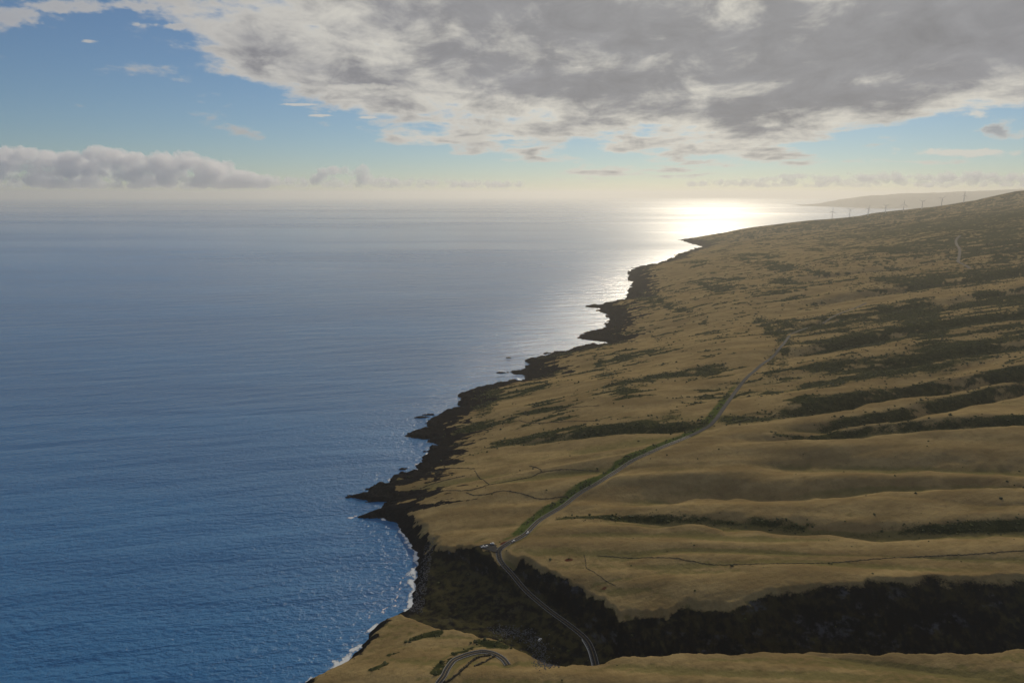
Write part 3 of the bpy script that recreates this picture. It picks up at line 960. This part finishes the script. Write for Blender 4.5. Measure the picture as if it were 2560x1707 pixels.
def car(x, y, z, rz, colr, key, scale, **tags):
    body, glass, roof, tyre, rim, lamp, tail = CAR
    m = CAR_PAINT.setdefault(key, paint(key, colr))
    root = empty("car", (x, y, z), rz, cat="car", **tags)
    root.scale = scale
    for nm, me in (("body", body), ("roof", roof)):
        o = link(nm, me, None, root)
        if not me.materials:
            me.materials.append(m)
        o.material_slots[0].link = 'OBJECT'
        o.material_slots[0].material = m
    link("window", glass, None, root)
    for sx_ in (-1, 1):
        for yy in (-1.38, 1.38):
            wl = empty("wheel", (sx_ * .80, yy, .33))
            wl.parent = root
            link("tyre", tyre, None, wl)
            link("rim", rim, None, wl)
        o = link("headlight", lamp, None, root)
        o.location = (sx_ * .56, 2.17, .66)
        o = link("tail_light", tail, None, root)
        o.location = (sx_ * .58, -2.20, .74)


def road_pose(x, y, off):
    i_ = int(np.argmin(np.hypot(main_road.P[:, 0] - x, main_road.P[:, 1] - y)))
    t_ = main_road.P[min(i_ + 1, len(main_road.P) - 1)] - main_road.P[i_ - 1]
    p_ = side(main_road.P, off)[i_]
    return p_[0], p_[1], main_road.z[i_] + 0.02, -math.atan2(t_[0], t_[1])


x_, y_, z_, r_ = road_pose(13.9, 768, -1.5)
car(x_, y_, z_, r_, (0.74, 0.74, 0.73), "white_paint", (1.05, 1.1, 1.1), label="white car on the road farther along from the lay-by", group="cars on the coast road")
x_, y_, z_, r_ = road_pose(-4.0, 752.5, -1.5)
car(x_, y_, z_, r_, (0.66, 0.66, 0.64), "pale_paint", (1.0, 1.0, 1.0), label="pale car on the road just past the lay-by bend", group="cars on the coast road")
ZL = LOT_Z
car(-23.5, 745.5, ZL, R(78), (0.78, 0.78, 0.77), "white_paint", (1.08, 1.12, 1.15), label="white car parked alone along the far edge of the lay-by", group="cars parked in the lay-by")
car(-34.6, 738.2, ZL, R(125), (0.70, 0.70, 0.70), "pale_paint", (1.0, 1.0, 1.0), label="car parked at the sea end of the lay-by, left of its neighbour", group="cars parked in the lay-by")
car(-30.6, 739.0, ZL, R(118), (0.76, 0.76, 0.74), "white_paint", (1.0, 1.05, 1.05), label="car parked in the lay-by, right of the one at the sea end", group="cars parked in the lay-by")
gx, gy = 27.9, 605.6
car(gx, gy, float(zat(gx, gy)[0]) + 0.3, R(-35), (0.74, 0.74, 0.73), "white_paint", (1.05, 1.15, 1.15), label="white car down on the dark gulch floor beside the stony stream bed")


# ------------------------------------------------------------------ low stone walls and the wall along the bridge
mat_stone, stn, stb = principled("lava_stone", 0.95, spec=0.1)
stn.put(stb.inputs['Base Color'], stn.mix(stn.step(stn.noise(stn.pos(), 1.2, 4), 0.4, 0.65), (0.045, 0.038, 0.026), (0.100, 0.085, 0.055)))
mat_conc, _, _ = principled("pale_concrete", 0.8, (0.55, 0.55, 0.53))
rng = np.random.default_rng(5)


def wall(name, pts, h, wd, mat, rough, step=1.6, close=False, **tags):
    P = spline(pts + [pts[0]] if close else pts, step)
    if rough:
        P = P + rng.normal(0, 0.35, P.shape)
    z = zat(P[:, 0], P[:, 1])
    n = len(P)
    hh = h * (1 + rough * rng.uniform(-0.6, 0.4, n))
    ww = wd * (1 + rough * rng.uniform(-0.35, 0.35, n))
    T = side(P, 1.0) - P
    rows = [np.column_stack([P + T * (ww * f)[:, None], z + (hh * g_ if g_ > 0 else -1.0)]) for f, g_ in ((-.55, -1), (-.42, .9), (-.12, 1.05), (.15, 1.0), (.42, .85), (.55, -1))]
    V = np.vstack(rows)
    k_ = np.arange(n - 1)
    F = np.vstack([np.stack([k_ + a * n, k_ + 1 + a * n, k_ + 1 + (a + 1) * n, k_ + (a + 1) * n], 1) for a in range(5)])
    ends = np.array([[0, n, 4 * n, 5 * n], [n, 2 * n, 3 * n, 4 * n]])
    F = np.vstack([F, ends, (ends + n - 1)[:, ::-1]])
    return link(name, mesh_np(name, V, F, False), mat, **tags)


G = "old stone walls across the pasture"
for pts, lab in ((WALL1, "short dark stone wall curving down the bare slope to a junction"),
                 (WALL2, "long winding stone wall from the lava shore up to the road"),
                 (WALL3, "stone wall spur rising from the long winding wall round a knoll"),
                 (WALL4, "wavy stone wall below the long winding wall, nearer the gulch"),
                 (WALL5, "faint straight stone wall above the little ruins by the shore"),
                 (WALL6, "broken stone wall slanting up beneath the little ruins"),
                 (WALL7, "dark stone wall far up the coast leading towards the road bend"),
                 (WALL8, "wavy stone wall among scrub beyond the smooth field")):
    wall("stone_wall", pts, 0.75, 1.1, mat_stone, 0.9, label=lab, cat="stone wall", group=G)
for (rx, ry), sz_, lab in ((RUIN[0], 4.2, "square stone ruin nearest the lava shore"), (RUIN[1], 3.8, "square stone ruin just inland of the shore ruin")):
    a_ = 0.3
    cs = [(rx + sz_ * math.cos(a_ + q * math.pi / 2), ry + sz_ * 1.2 * math.sin(a_ + q * math.pi / 2)) for q in range(4)]
    cs = [tuple(np.array(cs[q]) + (np.array(cs[(q + 1) % 4]) - np.array(cs[q])) * f) for q in range(4) for f in (0, .33, .66)]
    wall("stone_enclosure", cs, 1.6, 1.4, mat_stone, 0.6, 1.2, True, label=lab, cat="ruin", group="stone ruins by the shore")
wall("stone_wall", TRACK1, 0.55, 0.8, mat_stone, 0.9, label="long low stone wall running across the brown field above the gulch", cat="stone wall", group=G)
wall("stone_wall", TRACK2, 0.4, 0.7, mat_stone, 0.9, label="faint stone wall dropping from the long low wall to the gulch rim", cat="stone wall", group=G)
wall("concrete_wall", [tuple(p) for p in side(np.array(ROAD[-3:]), 3.9)], 1.0, 0.5, mat_conc, 0.0, label="white guard wall beside the road at the gulch bottom", cat="guard wall")
wall("stone_wall", HAIRWALL, 1.8, 1.6, mat_stone, 0.7, 1.2, label="dark stone retaining wall inside the hairpin bend", cat="stone wall", group=G)
wall("stone_wall", HAIRWALL2, 1.4, 1.4, mat_stone, 0.8, 1.2, label="short broken stone wall on the slope above the hairpin wall", cat="stone wall", group=G)


# ------------------------------------------------------------------ lumps: rocks and scrub share one small blob
_ico = bmesh.new()
bmesh.ops.create_icosphere(_ico, subdivisions=1, radius=1.0)
_ico.verts.ensure_lookup_table()
ICO_V = np.array([v_.co[:] for v_ in _ico.verts])
ICO_F = np.array([[v_.index for v_ in f_.verts] for f_ in _ico.faces])
_ico.free()


def blobs(name, C, S, mat, jitter, seed, smooth=False, **tags):
    rg = np.random.default_rng(seed)
    n, m_ = len(C), len(ICO_V)
    V = ICO_V[None] * rg.uniform(1 - jitter, 1 + jitter, (n, m_, 1))
    a = rg.uniform(0, 6.28, n)
    ca, sa = np.cos(a)[:, None], np.sin(a)[:, None]
    V = V * S[:, None, :]
    V = np.stack([V[..., 0] * ca - V[..., 1] * sa, V[..., 0] * sa + V[..., 1] * ca, V[..., 2]], -1) + C[:, None, :]
    F = (ICO_F[None] + (np.arange(n) * m_)[:, None, None]).reshape(-1, 3)
    return link(name, mesh_np(name, V.reshape(-1, 3), F, smooth), mat, **tags)


# sea rocks standing off the shore
mat_lava, lvn, lvb = principled("black_lava", 0.8, spec=0.25)
lvn.put(lvb.inputs['Base Color'], lvn.mix(lvn.noise(lvn.pos(), 0.6, 5), (0.008, 0.008, 0.009), (0.028, 0.026, 0.025)))


def sea_rock(x, y, L_, W_, H_, a, lab, seed):
    rg = np.random.default_rng(seed)
    bm = bmesh.new()
    bmesh.ops.create_icosphere(bm, subdivisions=4, radius=1.0)
    co = np.array([v_.co[:] for v_ in bm.verts])
    f_ = 1 + 0.45 * fbm(co[:, 0] * 1.7 + seed * 7, co[:, 1] * 1.7 + co[:, 2], 5, seed, 0.6)
    ca, sa = math.cos(a), math.sin(a)
    for v_, c, ff_ in zip(bm.verts, co, f_):
        px, py = c[0] * L_ * ff_, c[1] * W_ * ff_
        v_.co = (px * ca - py * sa, px * sa + py * ca, c[2] * H_ * ff_ - 0.3 * H_)
    o = link("sea_rock", bm_mesh("sea_rock", bm), mat_lava, label=lab, cat="rock", group="black rocks in the sea")
    o.location = (x, y, 0)


sea_rock(-186, 1345, 13, 4, 4, 0.15, "long black rock in the sea off the jagged middle shore", 3)
sea_rock(-172, 1362, 12, 2.6, 3, 0.05, "thin black reef in the sea beyond the long rock", 4)
sea_rock(-158, 1349, 3, 2.5, 2.5, 0.4, "small black rock between the long rock and the shore", 5)
sea_rock(-182, 1074, 7, 3, 3, 0.2, "black rock off the shore below the little stone ruins", 6)
sea_rock(-249, 964, 4, 2, 2.5, 0.2, "small black rock in the foam at the long lava point", 7)
sea_rock(-10, 1868, 7, 3, 4, 0.1, "small dark rock in the bright sea off the far lava point", 8)
sea_rock(-30, 1704, 12, 4, 4, 0.1, "flat dark rock at the tip of the far lava point", 9)
sea_rock(-217, 545, 5, 3, 3, 0.6, "black rock in white surf below the near grassy headland", 10)

# scrub
mat_scrub, scn, scb = principled("scrub_leaves", 0.85, spec=0.15)
scn.put(scb.inputs['Base Color'], scn.mix(scn.step(scn.noise(scn.pos(), 0.25, 4), 0.35, 0.65), (0.016, 0.024, 0.008), (0.075, 0.078, 0.026)))
rs = np.random.default_rng(11)
cell = np.gradient(TR)[:, None] * (TR[:, None] * np.radians(0.08))
vis = (GZ > 1.0) & (np.abs(np.degrees(np.arctan2(GX, GY))) < 39) & (GW > 6.0)
den = (np.clip(scrub, 0, 1) ** 1.3 * 1.0 + np.clip(verge - 0.25, 0, 1) * 1.4 + 0.010 * np.clip(nz2 + 0.4, 0, 1) * (1 - gulch) * sm(GS, 15, 60) + 0.03 * gulch * np.clip(nz2 + 0.3, 0, 1) + 0.10 * rock * sm(GS, 14, 40) * np.clip(nz1, 0, 1))
wgt = (den * cell / (1 + (GY / 900.0) ** 0.7) * vis * (GY < 3200)).ravel()
pick = np.random.default_rng(12).choice(wgt.size, 30000, replace=False, p=wgt / wgt.sum())
sc_ = (0.45 + 1.3 * rs.uniform(0, 1, len(pick)) ** 3) * (1 + GY.ravel()[pick] / 2200.0)
jx = rs.normal(0, 0.7, (len(pick), 2))
Cx, Cy = GX.ravel()[pick] + jx[:, 0], GY.ravel()[pick] + jx[:, 1]
Cc = np.column_stack([Cx, Cy, GZ.ravel()[pick] + sc_ * 0.25])
blobs("scrub_shrubbery", Cc, np.column_stack([sc_, sc_ * rs.uniform(.7, 1.1, len(pick)), sc_ * rs.uniform(.45, .8, len(pick))]), mat_scrub, 0.3, 13, kind='stuff')

# stones of the stream bed and beach
mat_bould, bdn, bdb = principled("grey_stones", 0.85, spec=0.2)
bdn.put(bdb.inputs['Base Color'], bdn.mix(bdn.noise(bdn.pos(), 0.5, 3), (0.035, 0.038, 0.045), (0.11, 0.115, 0.13)))
sp_ = spline(STREAM, 1.0)
nb = 1500
ii = rs.integers(0, len(sp_), nb)
bx = sp_[ii, 0] + rs.normal(0, 5.0, nb)
by = sp_[ii, 1] + rs.normal(0, 4.0, nb)
bx2, by2 = rs.uniform(-112, -98, 900), rs.uniform(665, 800, 900)
bx, by = np.concatenate([bx, bx2]), np.concatenate([by, by2])
bz = zat(bx, by)
bs = rs.uniform(0.25, 0.9, len(bx))
blobs("stream_gravel", np.column_stack([bx, by, bz + bs * 0.2]), np.column_stack([bs, bs * .8, bs * .6]), mat_bould, 0.25, 15, kind='stuff')

# ------------------------------------------------------------------ banks of cumulus low over the sea
mat_cloud = bpy.data.materials.new("cloud_vapour")
mat_cloud.use_nodes = True
cn = NT(mat_cloud.node_tree)
cv = cn.node('ShaderNodeVolumePrincipled')
cv.inputs['Color'].default_value = (0.99, 0.99, 1.0, 1)
cv.inputs['Density'].default_value = 0.0019
cv.inputs['Anisotropy'].default_value = 0.25
co_ = cn.node('ShaderNodeOutputMaterial')
cn.t.links.new(cv.outputs[0], co_.inputs['Volume'])
_i3 = bmesh.new()
bmesh.ops.create_icosphere(_i3, subdivisions=3, radius=1.0)
_i3.verts.ensure_lookup_table()
I3V = np.array([v_.co[:] for v_ in _i3.verts])
I3F = np.array([[v_.index for v_ in f_.verts] for f_ in _i3.faces])
_i3.free()


def cloud_bank(tops, base, n, r0, r1, Y0, depth, seed, vox, lab):
    """puffs heaped under a skyline given as (x, top) pairs"""
    rg = np.random.default_rng(seed)
    tops = np.array(tops, float)
    Vs, Fs = [], []
    for q in range(n):
        x = rg.uniform(tops[0, 0], tops[-1, 0])
        top = np.interp(x, tops[:, 0], tops[:, 1])
        r = rg.uniform(r0, r1) * (0.45 + 0.55 * min(1.0, (top - base) / 900.0))
        zc_ = top - r - (rg.uniform(0, 1) ** 1.6) * max(top - base - r, 0) * 1.05
        if zc_ < base:
            zc_ = base + 0.1 * r
        d = I3V
        f_ = 1 + 0.30 * fbm(d[:, 0] * 2.2 + q * 3.1, d[:, 1] * 2.2 + d[:, 2] * 2.7, 5, seed + q, 0.58)
        p = d * f_[:, None] * np.array([r * 1.25, r, r * 0.85])
        p[:, 2] = np.maximum(p[:, 2] + zc_, base + 0.35 * (p[:, 2] + zc_ - base))
        p[:, 0] += x
        p[:, 1] += Y0 + rg.uniform(-depth, depth)
        Fs.append(I3F + q * len(d))
        Vs.append(p)
    # the heaped puffs are fused into one skin and roughened
    o = link("cloud_bank", mesh_np("cloud_bank", np.vstack(Vs), np.vstack(Fs)), mat_cloud, label=lab, cat="cloud", group="cumulus banks low over the horizon")
    md = o.modifiers.new("fuse", 'REMESH')
    md.mode = 'VOXEL'
    md.voxel_size = vox
    ev = o.evaluated_get(bpy.context.evaluated_depsgraph_get())
    me = bpy.data.meshes.new_from_object(ev)
    o.modifiers.clear()
    co = np.empty(len(me.vertices) * 3, np.float32)
    me.vertices.foreach_get('co', co)
    co = co.reshape(-1, 3).astype(float)
    nn = np.empty(len(me.vertices) * 3, np.float32)
    me.vertices.foreach_get('normal', nn)
    nn = nn.reshape(-1, 3)
    k_ = r1 * 0.55
    am = fbm(co[:, 0] / k_, co[:, 2] / k_ + co[:, 1] / k_ * 0.7, 4, seed + 7, 0.6) * r1 * 0.22
    me.vertices.foreach_set('co', (co + nn * am[:, None]).astype(np.float32).ravel())
    me.update()
    if not me.materials:
        me.materials.append(mat_cloud)
    o.data = me


cloud_bank([(-30000, 2800), (-26000, 2900), (-25100, 2900), (-23400, 2740), (-22600, 2500), (-21700, 2740), (-20800, 2948), (-19600, 2740), (-19100, 2450), (-18100, 2723), (-17400, 2500), (-16800, 2740), (-16100, 2350), (-15500, 2573), (-14900, 2000), (-14000, 1750), (-12500, 1500)],
           800, 560, 130, 420, 36000, 1500, 200, 60.0, "long heaped cumulus bank at the left above the hazy sea")
cloud_bank([(-14000, 1350), (-10800, 1380), (-10200, 1500), (-9900, 1850), (-8800, 2028), (-8200, 1850), (-7560, 2028), (-6900, 1600), (-6500, 1350), (-3000, 1250), (500, 1150)],
           800, 190, 110, 300, 36000, 600, 300, 50.0, "small lone cumulus cloud between the left bank and the sun glare")
cloud_bank([(9000, 1150), (10700, 1238), (12800, 1347), (14500, 1600), (16000, 1480), (17386, 1618), (18300, 1450), (19268, 1700), (20200, 1480), (21182, 1564), (22000, 1600), (23146, 1866), (24000, 1580), (25068, 1672), (26238, 1500), (29000, 1600)],
           830, 300, 110, 260, 36000, 700, 400, 45.0, "low ragged cumulus line above the wind turbines")

# ------------------------------------------------------------------ haze
mat_haze = bpy.data.materials.new("sea_haze")
mat_haze.use_nodes = True
hn = NT(mat_haze.node_tree)
pv = hn.node('ShaderNodeVolumePrincipled')
pv.inputs['Color'].default_value = (0.95, 0.93, 0.88, 1)
pv.inputs['Density'].default_value = 3.4e-5
pv.inputs['Anisotropy'].default_value = 0.45
ho = hn.node('ShaderNodeOutputMaterial')
hn.t.links.new(pv.outputs[0], ho.inputs['Volume'])
bm = bmesh.new()
add_box(bm, (0, 0, 0), (190000, 190000, 740))
hz = link("haze", bm_mesh("haze", bm), mat_haze, kind='stuff')
hz.location = (0, 0, 340)
